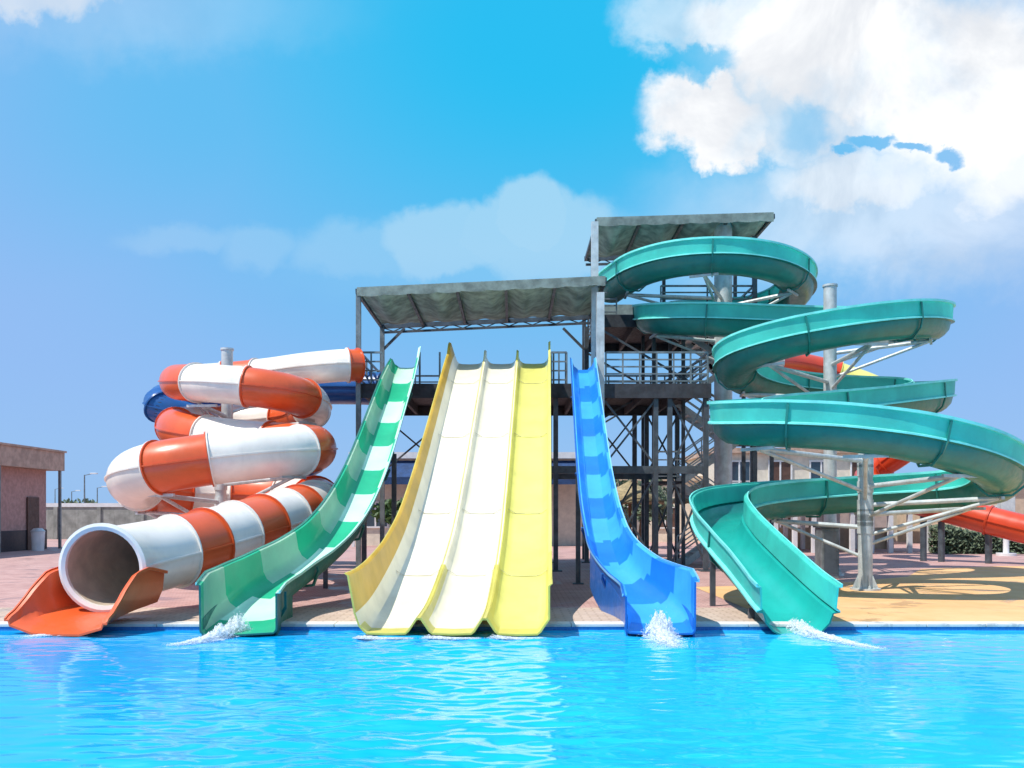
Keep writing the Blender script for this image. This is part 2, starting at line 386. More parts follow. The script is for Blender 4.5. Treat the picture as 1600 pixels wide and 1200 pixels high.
# yellow three lane slide
ysl = thing('multilane_slide', 'wide pale yellow racing slide with three side by side lanes by the pool', 'water slide', (-.7, 14.6, DZ))
ctrl = [(-.40 + (28 - Y) / 13.4 * -.55, Y, zf(Y)) for Y in (29.4, 28.7, 28, 27.2, 26, 24.5, 22.3, 20.9, 19.5, 18.2, 17, 16, 15.3, 14.7, 14.2)]
ypath = spline(ctrl, .22, 1); yfr = frames(ypath)
ny = len(yfr)
LW = .515
for k in range(3):
    off = (k - 1) * (2 * LW + .03)
    rights = -1                                                   # lat axis: l = t x Z ; path runs towards the camera so +l is the left of the photo
    off = -off
    hl = .88 if k == 0 else .27                                   # left wall (photo) high only on the outer lane
    hr = .55 if k == 2 else .27
    def prof(i, off=off, hl=hl, hr=hr):
        Y = yfr[i][0].y; g1 = 1.0
        post = .22 * max(0, min(1, (Y - 28.7) / .5))
        a = (hl if hl < .5 else lerp_tab([(14, 1.0), (15.5, .92), (17.5, .76), (20, .66), (28, .54)], Y)) + post; c = hr + post * (1 if hr > .5 else .4)
        if hr > .5: c += .28 * max(0, min(1, (16.2 - Y) / 1.5))
        w = LW; e = max(0, min(1, (15.6 - Y) / 1.0))
        o = [(-w - .04, c), (-w, c - .04), (-w, .26), (-w + .045 + .03 * e, .12 + .03 * e), (-w + .14, .03 + .02 * e), (-w + .24 - .04 * e, 0), (0, -.012), (w - .24 + .04 * e, 0), (w - .14, .03 + .02 * e), (w - .045 - .03 * e, .12 + .03 * e), (w, .26), (w, a - .04), (w + .04, a)]
        if hl > .5: o = o[:-4] + [(w - .07, .13), (w, .34), (w + .10, a - .04), (w + .15, a)]
        return [(off + x, y) for x, y in shell(o, .03)]
    def mf(i, j, k=k):
        n = 13; end = i > ny - 4; low = i > ny - 16
        rimL = 4 if k == 0 or low else 2; rimR = 4 if low else 2
        if j < n: return rimR if j == 0 else (rimL if j == n - 2 else 3)
        jj = j - n                                                # inner, reversed: starts at the photo-left rim
        if jj in (3, 4, 5, 6, 7, 8): return 4 if end else 0
        if j == 25 or jj >= 9: return rimR
        if k == 0 and jj == 2: return 0
        return 1 if k == 0 else rimL
    lane = sweep(MB(), yfr, prof, mf).build('lane', [M['cream'] if k < 2 else M['lemon'], M['gold'] if k == 0 else M['yellow'], [M['cream2'], M['cream2'], M['lemon']][k], M['yellow'], M['yellow']], ysl)
    lane['label'] = ['cream floored outer lane with high golden wall', 'cream floored middle lane', 'lemon yellow floored lane'][k]
for i in range(12, ny - 14, 11):
    p, l, u, t = yfr[i]
    MB().beam(p + l * 1.6 - u * .12, p - l * 1.6 - u * .12, .12, .16).build('cross_beam', M['steeld'], ysl)
    for s in (-1.35, 0, 1.35):
        a = p + l * s - u * .2
        if a.z > 1.0: MB().beam(a, (a.x, a.y, DZ), .14, .14).build('leg', M['steeld'], ysl)

def seams(root, fr, offs, half, every, first, col):
    for i in range(first, len(fr) - every // 2, every):
        p, l, u, t = fr[i]
        for o_ in offs:
            c = p + l * o_ + u * .034; mb = MB().beam(c - l * half, c + l * half, .022, .008)
            for s_ in (-1, 1): mb.beam(c + l * s_ * half, c + l * s_ * (half + .20) + u * .13, .022, .008)
            mb.build('joint_seam', col, root)
M['seam'] = mat('joint_sealant', (.60, .55, .42), rough=.7)
seams(ysl, yfr, (2 * LW + .03, 0, -2 * LW - .03), .26, 13, 8, M['seam'])
# green and blue body slides
def body_slide(root, ctrl, wtab, lhtab, rhtab, cols, seg, mats, pts_smooth=1, hump=False):
    path = spline(ctrl, .1, pts_smooth); fr = frames(path); n = len(fr)
    cum = [0]
    for i in range(1, n): cum.append(cum[-1] + (path[i] - path[i - 1]).length)
    def prof(i):
        Y = path[i].y; e = max(0, min(1, (15.4 - Y) / .9)); w = lerp_tab(wtab, Y); a = lerp_tab(lhtab, Y); c = lerp_tab(rhtab, Y)
        o = [(-w - .05, c), (-w - .05, c - .05), (-w, c - .05), (-w, .30 - .2 * e), (-w + .06 - .05 * e, .14 - .08 * e), (-w + .18 - .12 * e, .04 - .03 * e), (-w * .45, 0), (0, -.01), (w * .45, 0), (w - .18 + .12 * e, .04 - .03 * e), (w - .06 + .05 * e, .14 - .08 * e), (w, .30 - .2 * e), (w, a - .05), (w + .05, a - .05), (w + .05, a)]
        return shell(o, .03)
    N = 15; blueish = mats[0] is M['blue']
    def mf(i, j):
        if j < N: return 4 if j in (0, 1, N - 2) else 5
        jj = j - N
        if j == 2 * N - 1 or jj in (0, 13): return 4
        cv = .30 * ((jj - 7) / 4) ** 2
        s = int((cum[n - 1] - cum[i] + cv) / seg + .25); s2 = int((cum[n - 1] - cum[i]) / seg + .8)
        if blueish and cum[n - 1] - cum[i] < 5.5 and jj in (1, 2, 3, 4, 11, 12): return 0 if int((cum[n - 1] - cum[i] + .30 * ((jj - 7) / 4) ** 2) / seg + .25) % 2 == 0 else 1
        if jj in (1, 2): return 2 if s2 % 2 == 0 else 3
        if jj in (11, 12): return 0 if s % 2 else 1
        if jj in (3, 4) : return 2 if s2 % 2 == 0 else 3
        return 0 if s % 2 == 0 else 1
    sweep(MB(), fr, prof, mf).build('channel', mats, root)
    for i in range(16, n - 8, 18):                                  # flanges under the shell where sections bolt together
        p, l, u, t = fr[i]; Y = p.y; w = lerp_tab(wtab, Y) + .03; pr = [(-w - .03, lerp_tab(rhtab, Y) - .12), (-w - .03, .28), (-w * .8, .0), (0, -.06), (w * .8, .0), (w + .03, .28), (w + .03, lerp_tab(lhtab, Y) - .12)]
        sm = MB()
        for a, b in zip(pr, pr[1:]): sm.beam(p + l * a[0] + u * a[1], p + l * b[0] + u * b[1], .04, .05)
        sm.build('joint_flange', mats[5], root)
    return fr
gs = thing('body_slide', 'single lane green and mint chequered slide curving left into the pool', 'water slide', (-4.4, 14.6, DZ))
gx = [(28.8, -3.42), (28, -3.45), (25.9, -3.50), (22.3, -3.56), (20.5, -3.64), (19, -3.80), (17.9, -4.05), (17, -4.34), (16.2, -4.52), (15.5, -4.56), (14.8, -4.48), (14.15, -4.36)]
gfr = body_slide(gs, [(x, Y, zf(Y)) for Y, x in gx], [(14.1, .60), (15, .60), (16.8, .54), (19, .48), (28, .46)],
    [(14.1, .86), (15.0, .92), (16.5, .8), (22, .56), (27, .52), (28.2, .42), (29.3, .3)], [(14.1, .72), (15.2, .66), (16.5, .50), (22, .42), (27.2, .42), (28.2, .55), (28.8, .75), (29.3, .6)], None, 1.4,
    [M['green'], M['mint'], M['green'], M['midgreen'], M['rimgreen'], M['hullgreen']])
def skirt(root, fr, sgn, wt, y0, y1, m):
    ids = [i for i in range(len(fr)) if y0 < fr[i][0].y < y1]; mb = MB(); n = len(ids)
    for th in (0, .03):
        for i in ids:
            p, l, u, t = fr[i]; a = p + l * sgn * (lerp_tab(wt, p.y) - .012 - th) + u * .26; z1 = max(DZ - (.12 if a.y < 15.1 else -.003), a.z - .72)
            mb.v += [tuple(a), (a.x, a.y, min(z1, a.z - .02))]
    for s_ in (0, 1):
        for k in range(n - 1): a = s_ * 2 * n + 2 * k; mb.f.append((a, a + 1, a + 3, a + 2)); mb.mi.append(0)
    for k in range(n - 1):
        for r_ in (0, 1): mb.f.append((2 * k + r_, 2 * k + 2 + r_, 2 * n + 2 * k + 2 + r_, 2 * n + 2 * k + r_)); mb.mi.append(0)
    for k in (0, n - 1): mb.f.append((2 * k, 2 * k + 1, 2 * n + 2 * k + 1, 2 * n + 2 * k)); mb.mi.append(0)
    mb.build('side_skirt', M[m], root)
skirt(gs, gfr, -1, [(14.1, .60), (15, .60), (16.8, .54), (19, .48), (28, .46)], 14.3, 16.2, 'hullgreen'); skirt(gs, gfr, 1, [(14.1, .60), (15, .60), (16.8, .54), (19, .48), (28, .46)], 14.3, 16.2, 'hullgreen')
support_legs(gs, gfr, .4, 40, .12, 28)
bs_ = thing('body_slide', 'single lane blue banded slide curving right into the pool', 'water slide', (2.3, 14.6, DZ))
bx = [(28.6, 2.28), (28, 2.26), (25.9, 2.18), (22.3, 2.04), (20.5, 1.98), (19, 1.99), (18, 2.00), (17, 2.14), (16.1, 2.38), (15.2, 2.46), (14.6, 2.42), (14.15, 2.37)]
bfr = body_slide(bs_, [(x, Y, zf(Y)) for Y, x in bx], [(14.1, .56), (15, .56), (16.8, .46), (19, .40), (28, .37)],
    [(14.1, .66), (15.2, .66), (16.5, .48), (22, .42), (28, .40), (29.3, .5)], [(14.1, .90), (15, .96), (16.5, .75), (22, .45), (28, .42), (29.3, .5)], None, 1.15,
    [M['blue'], M['sky'], M['bluewall'], M['sky'], M['rimblue'], M['hullblue']])
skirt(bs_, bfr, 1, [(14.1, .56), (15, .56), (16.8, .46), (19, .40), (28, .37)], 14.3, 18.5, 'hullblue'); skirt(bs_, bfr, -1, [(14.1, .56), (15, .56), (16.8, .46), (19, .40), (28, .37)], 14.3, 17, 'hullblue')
support_legs(bs_, bfr, .34, 40, .12, 28)

# turquoise open spiral
TQ = [(955,452,32.2),(972,440,30.6),(1003,418,28.8),(1060,403,27.7),(1140,400,27.2),(1205,409,27.5),(1245,430,28.7),(1252,452,30.4),(1232,472,32),(1185,488,33),(1120,492,33.2),(1055,493,32.8),
 (1015,495,31.5),(1012,499,30),(1045,500,29),(1110,500,28.5),(1200,505,28.5),(1300,508,28.5),(1395,508,28.2),(1448,508,27),(1463,503,25.5),(1440,498,24.4),(1375,503,24),(1300,515,23.8),(1225,530,24),
 (1165,550,24.6),(1140,571,25.6),(1152,588,27),(1200,603,28.3),(1262,610,29),(1340,614,29.2),(1415,615,28.8),(1460,617,27.8),(1466,618,26.6),(1430,624,25.4),(1360,634,24.5),(1270,642,23.6),(1190,648,22.6),
 (1150,654,21.4),(1143,659,20.3),(1165,662,19.5),(1225,662,19),(1320,667,18.7),(1420,680,18.5),(1505,702,18.7),(1560,728,19.5),(1572,748,20.9),(1540,760,22.3),(1480,764,23.2),(1395,768,23.5),(1300,773,23.3),
 (1205,780,22.6),(1140,788,21.4),(1117,803,19.9),(1128,828,18.6),(1160,864,17.3),(1195,900,16.3),(1224,930,15.4),(1246,949,14.45)]
tpath = spline([P(*a) - Vector((0, 0, .50)) for a in TQ], .2, 1)
tq = thing('spiral_slide', 'turquoise open channel slide winding down in wide loops on grey posts', 'water slide', (5.0, 14.7, DZ))
tfr = frames(tpath); nt_ = len(tfr)
# the exit runs out just over the water
def tprof(i):
    e = max(0, min(1, (i - (nt_ - 26)) / 24)); w = .56 + .06 * e; h = .96 - .06 * e
    o = [(-w - .07, h), (-w - .07, h - .06), (-w - .01, h - .06), (-w + .01, h * .53), (-w - .05, h * .51), (-w - .05, h * .47), (-w + .05, h * .45), (-w + .10, .24), (-w + .22, .10), (-w * .38, .015), (0, 0)]
    o = o + [(-a, b_) for a, b_ in o[-2::-1]]
    return shell(o, .028)
NT = 21
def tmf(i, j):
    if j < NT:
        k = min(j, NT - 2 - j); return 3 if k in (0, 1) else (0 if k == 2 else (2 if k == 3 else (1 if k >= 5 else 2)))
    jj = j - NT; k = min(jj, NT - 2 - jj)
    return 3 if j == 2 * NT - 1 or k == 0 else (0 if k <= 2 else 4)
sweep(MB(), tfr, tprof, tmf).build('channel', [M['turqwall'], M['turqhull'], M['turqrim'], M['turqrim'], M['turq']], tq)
for i in range(9, nt_ - 12, 13):
    p, l, u, t = tfr[i]; w = .60
    pr = [(-w, .88), (-w, .46), (-w + .1, .2), (-w * .4, -.03), (w * .4, -.03), (w - .1, .2), (w, .46), (w, .88)]
    sm = MB()
    for a, b_ in zip(pr, pr[1:]): sm.beam(p + l * a[0] + u * a[1], p + l * b_[0] + u * b_[1], .035, .05)
    sm.build('joint_flange', M['turqhull'], tq)
def column(root, x, y, top, r, name='post'):
    mb = MB().cyl((x, y, DZ), (x, y, top), r, n=24); mb.cyl((x, y, top), (x, y, top + .06), r * 1.15, n=24)
    mb.cyl((x, y, DZ), (x, y, DZ + .05), r * 2.1, n=24)
    for k in range(8):
        a = k * math.pi / 4; c = Vector((math.cos(a), math.sin(a), 0))
        mb.beam(Vector((x, y, DZ + .05)) + c * r * 1.5, Vector((x, y, DZ + .12)) + c * r * 1.5, .05)
        mb.add([Vector((x, y, DZ + .05)) + c * r, Vector((x, y, DZ + .05)) + c * r * 1.9, Vector((x, y, DZ + .4)) + c * r], [(0, 1, 2)])
    return mb.build(name, M['steell'], root)
def arms(root, path, x, y, idx, r=.045, drop=.75, under=.05):
    for i in idx:
        p = path[i] - Vector((0, 0, under)); c = Vector((x, y, p.z - .15))
        mb = MB().cyl(c, p, r * 1.3, n=10); mb.cyl(Vector((x, y, p.z - .15 - drop)), p, r, n=10)
        d = (p - c).normalized(); s = d.cross(Vector((0, 0, 1))).normalized()
        mb.beam(p - s * .45, p + s * .45 if False else p + s * .45, .07, .07)
        mb.cyl(Vector((x, y, p.z - .30)), Vector((x, y, p.z - .02)), r * 4.2 if root is tq else r * 3.6, n=16)
        mb.build('support_arm', M['steell'], root)
def near_idx(path, x, y, zlo, zhi, n, rmax=4.2):
    c = [i for i, p in enumerate(path) if zlo < p.z < zhi and math.hypot(p.x - x, p.y - y) < rmax]
    return [c[int((k + .5) * len(c) / n)] for k in range(n)] if c else []
CT = [(P(1130, 0, 30.2).x, 30.2, 11.8, .30), (P(1297, 0, 26.6).x, 26.6, 8.75, .19), (P(1352, 0, 21.6).x, 21.6, 3.5, .17)]
for (x, y, top, r), (zl, zh, n) in zip(CT, ((7.5, 10, 7), (4.6, 7.5, 8), (1.7, 3.6, 7))):
    column(tq, x, y, top, r); arms(tq, tpath, x, y, near_idx(tpath, x, y, zl, zh, n))
for px, Y in ((1130, 17.9), (1215, 15.9)):                         # legs under the exit run
    i = min(range(nt_), key=lambda k: abs(tpath[k].y - Y) + (0 if k > nt_ - 45 else 99)); p = tpath[i]
    for s in (-.4, .4):
        a = p + tfr[i][1] * s; MB().beam((a.x, a.y, DZ), (a.x, a.y, a.z + .08), .10).build('leg', M['steeld'], tq)

# orange and white tube
TB = [(560,571,28.0),(540,570,27.6),(480,575,28),(420,585,28.8),(350,592,29.2),(295,595,28.6),(272,597,27.4),(280,598,26.0),(330,598,24.9),(400,605,24.7),(450,613,25),(485,625,26),(494,640,27.3),
 (470,652,28.5),(420,657,29.2),(350,661,29.3),(300,662,28.8),(270,665,27.6),(276,673,26.2),(320,683,25.4),(400,691,25.2),(460,695,24.8),(490,699,24),(493,702,22.9),(465,704,22),(400,709,21.5),(320,718,21.1),
 (250,729,20.9),(212,740,21.3),(202,752,22.4),(228,765,23.8),(280,771,24.8),(340,772,25.2),(400,773,25.4),(460,776,25.1),(496,782,24.2),(500,790,23),(478,799,21.6),(430,815,20.2),(370,834,18.8),(295,857,17.5),(236,870,16.7),(190,880,16.0),(163,887,15.35)]
bpath = spline([P(*a) for a in TB], .18, 1)
tb = thing('tube_slide', 'orange and white banded enclosed tube slide spiralling down to a round mouth', 'water slide', (-6.9, 15.4, DZ))
bf = frames(bpath); nb = len(bf); cum = [0]
for i in range(1, nb): cum.append(cum[-1] + (bpath[i] - bpath[i - 1]).length)
def rad(i): return .50 + .19 * min(1, cum[i] / cum[-1])
# band joints read off the photograph, in order from the top
def ppx(p): return 800 + p.x / p.y * F, 800 - (p.z - CAMH) / p.y * F
marks = [(540,570),(400,588),(350,592),(305,594),(300,598,25.5),(385,604),(478,620),(494,640),(440,655),(347,661),(307,662),(270,667),(320,683),(420,693),(472,704),(328,717),(238,731,20.9),(215,760),(288,771),(368,772),(450,775),(494,780),(492,794),(468,800),(440,807),(406,816),(367,827),(324,841),(268,859)]
cut_i = [0]
for mk in marks:
    mx, my = mk[:2]
    lo = cut_i[-1] + 2; best = None
    for i in range(lo, min(nb, lo + 26)):
        x_, y_ = ppx(bpath[i]); d = abs(x_ - mx) + 2.5 * abs(y_ - my) + (60 * abs(bpath[i].y - mk[2]) if len(mk) > 2 else 0)
        if best is None or d < best[0]: best = (d, i)
    cut_i.append(best[1])
cut_i.append(nb - 1)
segs = [list(range(a, b_ + 1)) for a, b_ in zip(cut_i, cut_i[1:])]
print('CUTS', cut_i, nb)
def tube_shell(fr, rr, n=32, th=.03):
    mb = MB(); o = 0
    for p, l, u, t in fr: mb.v += [tuple(p + l * rr[0] * math.cos(2 * math.pi * k / n) + u * rr[0] * math.sin(2 * math.pi * k / n)) for k in range(n)]; rr = rr[1:] if len(rr) > 1 else rr
    return mb
def make_tube(root, fr, rfun, ids, mo, inner, n=32, seam=True, name='tube_segment', last=False):
    mb = MB(); K = len(ids)
    for sgn, th in ((0, 0.0), (1, .03)):
        o = len(mb.v)
        for i in ids:
            p, l, u, t = fr[i]; r = rfun(i) - th
            mb.v += [tuple(p + l * r * math.cos(2 * math.pi * k / n) + u * r * math.sin(2 * math.pi * k / n)) for k in range(n)]
        for a in range(K - 1):
            for k in range(n):
                q_ = (o + a * n + k, o + a * n + (k + 1) % n, o + (a + 1) * n + (k + 1) % n, o + (a + 1) * n + k)
                mb.f.append(q_ if not sgn else q_[::-1]); mb.mi.append(sgn)
    for base in (0, (K - 1) * n):
        for k in range(n):
            mb.f.append((base + k, base + (k + 1) % n, base + (k + 1) % n + K * n, base + k + K * n)); mb.mi.append(0)
    if seam:                                                      # bolted lengthways joint on either side
        for s in (-1, 1):
            for i, j in zip(ids, ids[1:]):
                p, l, u, t = fr[i]; p2, l2, u2, t2 = fr[j]
                mb.beam(p + l * s * (rfun(i) + .012), p2 + l2 * s * (rfun(j) + .012), .05, .035)
    for e in (ids[0], ids[-1]):                                   # end flanges
        p, l, u, t = fr[e]; r = rfun(e)
        sg = 1 if e == ids[0] else -1
        a = p + t * .004 * sg; o = len(mb.v); pr = [(r - .002, 0), (r + .05, 0), (r + .05, .03 * sg), (r - .002, .03 * sg)]
        for k in range(n):
            c, s = math.cos(2 * math.pi * k / n), math.sin(2 * math.pi * k / n)
            mb.v += [tuple(a + l * q1 * c + u * q1 * s + t * q2) for q1, q2 in pr]
        for k in range(n):
            for z in range(4):
                mb.f.append((o + k * 4 + z, o + k * 4 + (z + 1) % 4, o + ((k + 1) % n) * 4 + (z + 1) % 4, o + ((k + 1) % n) * 4 + z)); mb.mi.append(0)
    me = mb.build(name, [mo, inner], root, smooth=40); return me
for k, ids in enumerate(segs):
    o = make_tube(tb, bf, rad, ids, M['white'] if k % 2 else M['orange'], M['tubein'])
    o['label'] = 'white tube section' if k % 2 else 'orange tube section'
# mouth ring
p, l, u, t = bf[-1]; mb = MB(); n = 40; o = 0; r = rad(nb - 1)
pr = [(r - .03, .0), (r - .03, .07), (r + .035, .09), (r + .09, .07), (r + .09, .03), (r + .055, .0)]
for k in range(n):
    c, s = math.cos(2 * math.pi * k / n), math.sin(2 * math.pi * k / n)
    mb.v += [tuple(p + l * a * c + u * a * s + t * b_) for a, b_ in pr]
for k in range(n):
    for z in range(6): mb.f.append((k * 6 + z, k * 6 + (z + 1) % 6, ((k + 1) % n) * 6 + (z + 1) % 6, ((k + 1) % n) * 6 + z)); mb.mi.append(0)
mb.build('mouth_ring', M['white'], tb)
# orange run-out trough under the mouth
e0 = P(163, 887, 15.4); dirv = Vector((-.26, -1.0, 0)).normalized()
tr = [Vector((e0.x, e0.y, 0)) - dirv * .55 + Vector((0, 0, .30)), Vector((e0.x, e0.y, 0)) + dirv * .0 + Vector((0, 0, .24)), Vector((e0.x, e0.y, 0)) + dirv * .45 + Vector((0, 0, .17)), Vector((e0.x, e0.y, 0)) + dirv * .85 + Vector((0, 0, .08)), Vector((e0.x, e0.y, 0)) + dirv * 1.15 + Vector((0, 0, .0))]
tr = spline(tr, .1, 0); ofr = frames(tr, tilt=False); no = len(ofr)
def oprof(i):
    s = i / (no - 1); w = .80 + .12 * s; h = lerp_tab([(0, .66), (.25, .82), (.45, .80), (.65, .60), (.84, .36), (1, .26)], s)
    o_ = [(-w - .07, h), (-w - .07, h - .05), (-w, h - .05), (-w + .03, h * .5), (-w + .14, .10), (-w * .5, .01), (0, 0)]
    o_ = o_ + [(-a, b_) for a, b_ in o_[-2::-1]]
    return shell(o_, .035)
sweep(MB(), ofr, oprof).build('runout_trough', M['orange'], tb)
column(tb, P(355, 0, 26.9).x, 26.9, 6.9, .17)
cx, cy = P(355, 0, 26.9).x, 26.9
low = [p - Vector((0, 0, .6)) for p in bpath]
arms(tb, low, cx, cy, near_idx(low, cx, cy, 1.7, 6.2, 9, 4.2), under=.05)
column(tb, P(345, 0, 23.2).x, 23.2, 3.0, .14)
arms(tb, low, P(345, 0, 23.2).x, 23.2, near_idx(low, P(345, 0, 23.2).x, 23.2, 1.5, 3.1, 5, 3.2))
for fx in (.93, .86):
    i = int(nb * fx); p = low[i]
    for s in (-.4, .4): MB().beam((p.x + s, p.y, DZ), (p.x + s, p.y, p.z + .15), .1).build('leg', M['steeld'], tb)
    MB().beam((p.x - .45, p.y, p.z - .03), (p.x + .45, p.y, p.z - .03), .1).build('cross_beam', M['steeld'], tb)

# navy tube behind it
NB_ = [(600,608,29.9),(560,606,30.2),(510,606,30.8),(430,610,31.6),(340,613,32),(278,618,31.6),(246,627,30.6),(250,640,29.9),(290,655,30.6),(350,668,31.4),(420,680,31.6),(480,695,31),(500,712,30),(470,728,29.4),(400,742,29.6),(330,755,30),(290,768,30.6),(330,782,31.4),(400,790,31.6)]
nv = thing('tube_slide', 'dark blue enclosed tube slide looping behind the orange and white tube', 'water slide', P(400, 850, 31.6) * 1.0)
npath = spline([P(*a) for a in NB_], .3, 1); nf = frames(npath); ids = list(range(len(nf)))
for a in range(0, len(ids) - 2, 9):
    make_tube(nv, nf, lambda i: .56, ids[a:a + 10], M['navy'], M['dark'], n=24)
column(nv, P(392, 0, 30.4).x, 30.4, 6.9, .16)
lown = [p - Vector((0, 0, .55)) for p in npath]
arms(nv, lown, P(392, 0, 30.4).x, 30.4, near_idx(lown, P(392, 0, 30.4).x, 30.4, 1.5, 6, 6, 4))

# red and yellow slide in the distance on the right
RP = [(1125,566,34),(1170,566,36),(1225,565,38),(1275,574,38.6),(1320,588,38.6),(1365,604,38),(1410,628,37),(1440,655,36),(1440,685,36),(1405,712,37),(1360,735,38),(1345,752,37.5),(1375,768,36),(1425,782,34.6),(1480,795,33.6),(1540,812,32.8),(1600,827,32),(1680,845,31),(1730,852,30.6)]
rp = spline([P(*a) for a in RP], .3, 1); rf = frames(rp)
rd = thing('tube_slide', 'distant red tube slide with a yellow stretch behind the turquoise spiral', 'water slide', P(1600, 850, 34))
ids = list(range(len(rf))); k = 0
for a in range(0, len(ids) - 2, 10):
    xx = rf[min(a + 5, len(rf) - 1)][0]; px = 800 + xx.x / xx.y * F; py = 800 - (xx.z - 2) / xx.y * F
    my = py < 620 and px > 1270
    make_tube(rd, rf, lambda i: .52, ids[a:a + 11], M['lemon'] if my else (M['whitep'] if px < 1205 else M['red']), M['dark'], n=20)
for px, Y in ((1446, 34.5), (1475, 34.2), (1545, 33)):
    i = min(range(len(rp)), key=lambda k: abs(800 + rp[k].x / rp[k].y * F - px) + (0 if rp[k].z < 3 else 500)); p = rp[i]
    MB().cyl((p.x, p.y, DZ), (p.x, p.y, p.z - .4), .12, n=12).build('post', M['steeld'], rd)

# ------------------------------------------------------------------ launch platform with its sun canopy
def railing(root, a, b, h=1.05, m='steel', n=None, name='railing', bars=3):
    a = Vector(a); b = Vector(b); mb = MB(); L = (b - a).length; n = n or max(2, int(L / 1.1))
    for k in range(n + 1):
        p = a.lerp(b, k / n); mb.beam(p, p + Vector((0, 0, h)), .05)
    for q_ in range(bars + 1): 
        z = Vector((0, 0, h * (1 - q_ / (bars + .6)))); mb.beam(a + z, b + z, .045 if q_ else .06)
    return mb.build(name, M[m], root)
PX0, PX1, PY0, PY1, PZ = -4.95, 6.35, 28.3, 33.4, 6.05
lp = thing('launch_platform', 'long steel starting platform of the slides under a flat grey green shade canopy', 'platform', (0, 30, DZ))
fl = MB(); fl.box((PX0, PY0, PZ - .06), (PX1, PY1, PZ + .02)); 
fl.box((PX0, PY0 - .06, PZ - .42), (PX1, PY0 - .003, PZ + .04)); fl.box((PX0, PY1 + .003, PZ - .42), (PX1, PY1 + .06, PZ + .04))
k = PX0 + .2
while k < PX1: fl.box((k, PY0, PZ - .38), (k + .1, PY1, PZ - .063)); k += 1.12
fl.build('platform_floor', M['plate'], lp)
for px, top in ((PX0 + .08, 8.95), (PX0 + 2.6, PZ - .4), (1.4, PZ - .4), (2.80, 8.95), (4.6, PZ - .4), (5.05, PZ - .4), (PX1 - .15, PZ - .4)):
    for Y, wd in ((PY0 - .15 if top > 7 else PY0 + .1, .15), (PY1 - .1, .16)):
        if Y > 30 and top > 7: tz = 8.95
        else: tz = top
        if px > 2 and px < 3: wd = .24 if Y < 30 else .16
        mb = MB().beam((px, Y, DZ), (px, Y, tz), wd); mb.box((px - .2, Y - .2, DZ), (px + .2, Y + .2, DZ + .04))
        mb.build('post', M['steell'] if (2 < px < 3 and Y < 30) else (M['steel'] if px < -4 else M['steeld']), lp)
for z in (3.35,):
    for Y in (PY0 + .1, PY1 - .1):
        MB().beam((-2.3, Y, z), (PX1 - .15, Y, z), .14, .24).build('tie_beam', M['steeld'], lp)
for (xa, xb, Y) in ((2.95, 4.6, PY0 + .1), (2.95, 4.6, PY1 - .1), (PX0 + .1, PX0 + 2.6, PY1 - .1), (5.1, PX1 - .15, PY1 - .1), (5.1, PX1 - .15, PY0 + .1)):
    for za, zb in ((3.5, PZ - .45), (.3, 3.2)):
        if xa < 0 and za < 1: continue
        MB().beam((xa, Y, za), (xb, Y - .0, zb), .06).build('cross_brace', M['steeld'], lp)
        MB().beam((xa, Y + .07, zb), (xb, Y + .07, za), .06).build('cross_brace', M['steeld'], lp)
railing(lp, (PX0 + .1, PY0 + .05, PZ), (-4.15, PY0 + .05, PZ)); railing(lp, (1.25, PY0 + .05, PZ), (1.75, PY0 + .05, PZ), n=2)
railing(lp, (PX0 + .1, PY0 + .1, PZ), (PX0 + .1, PY1 - .2, PZ)); railing(lp, (PX0 + .1, PY1 - .15, PZ), (-2.4, PY1 - .15, PZ), bars=4)
railing(lp, (3.0, PY0 + .05, PZ), (PX1 - .1, PY0 + .05, PZ), n=6, bars=4); railing(lp, (3.1, PY1 - .15, PZ), (PX1 - .1, PY1 - .15, PZ), n=6, bars=4)
railing(lp, (PX1 - .08, PY0 + .1, PZ), (PX1 - .08, PY1 - .2, PZ), bars=4)
for xa in (-3.0, -2.35, 1.35, 1.75, 2.75):                         # starting gates at the slide heads
    MB().beam((xa, PY0 + .55, PZ), (xa, PY0 + .55, PZ + 1.15), .06).build('gate_post', M['steel'], lp)
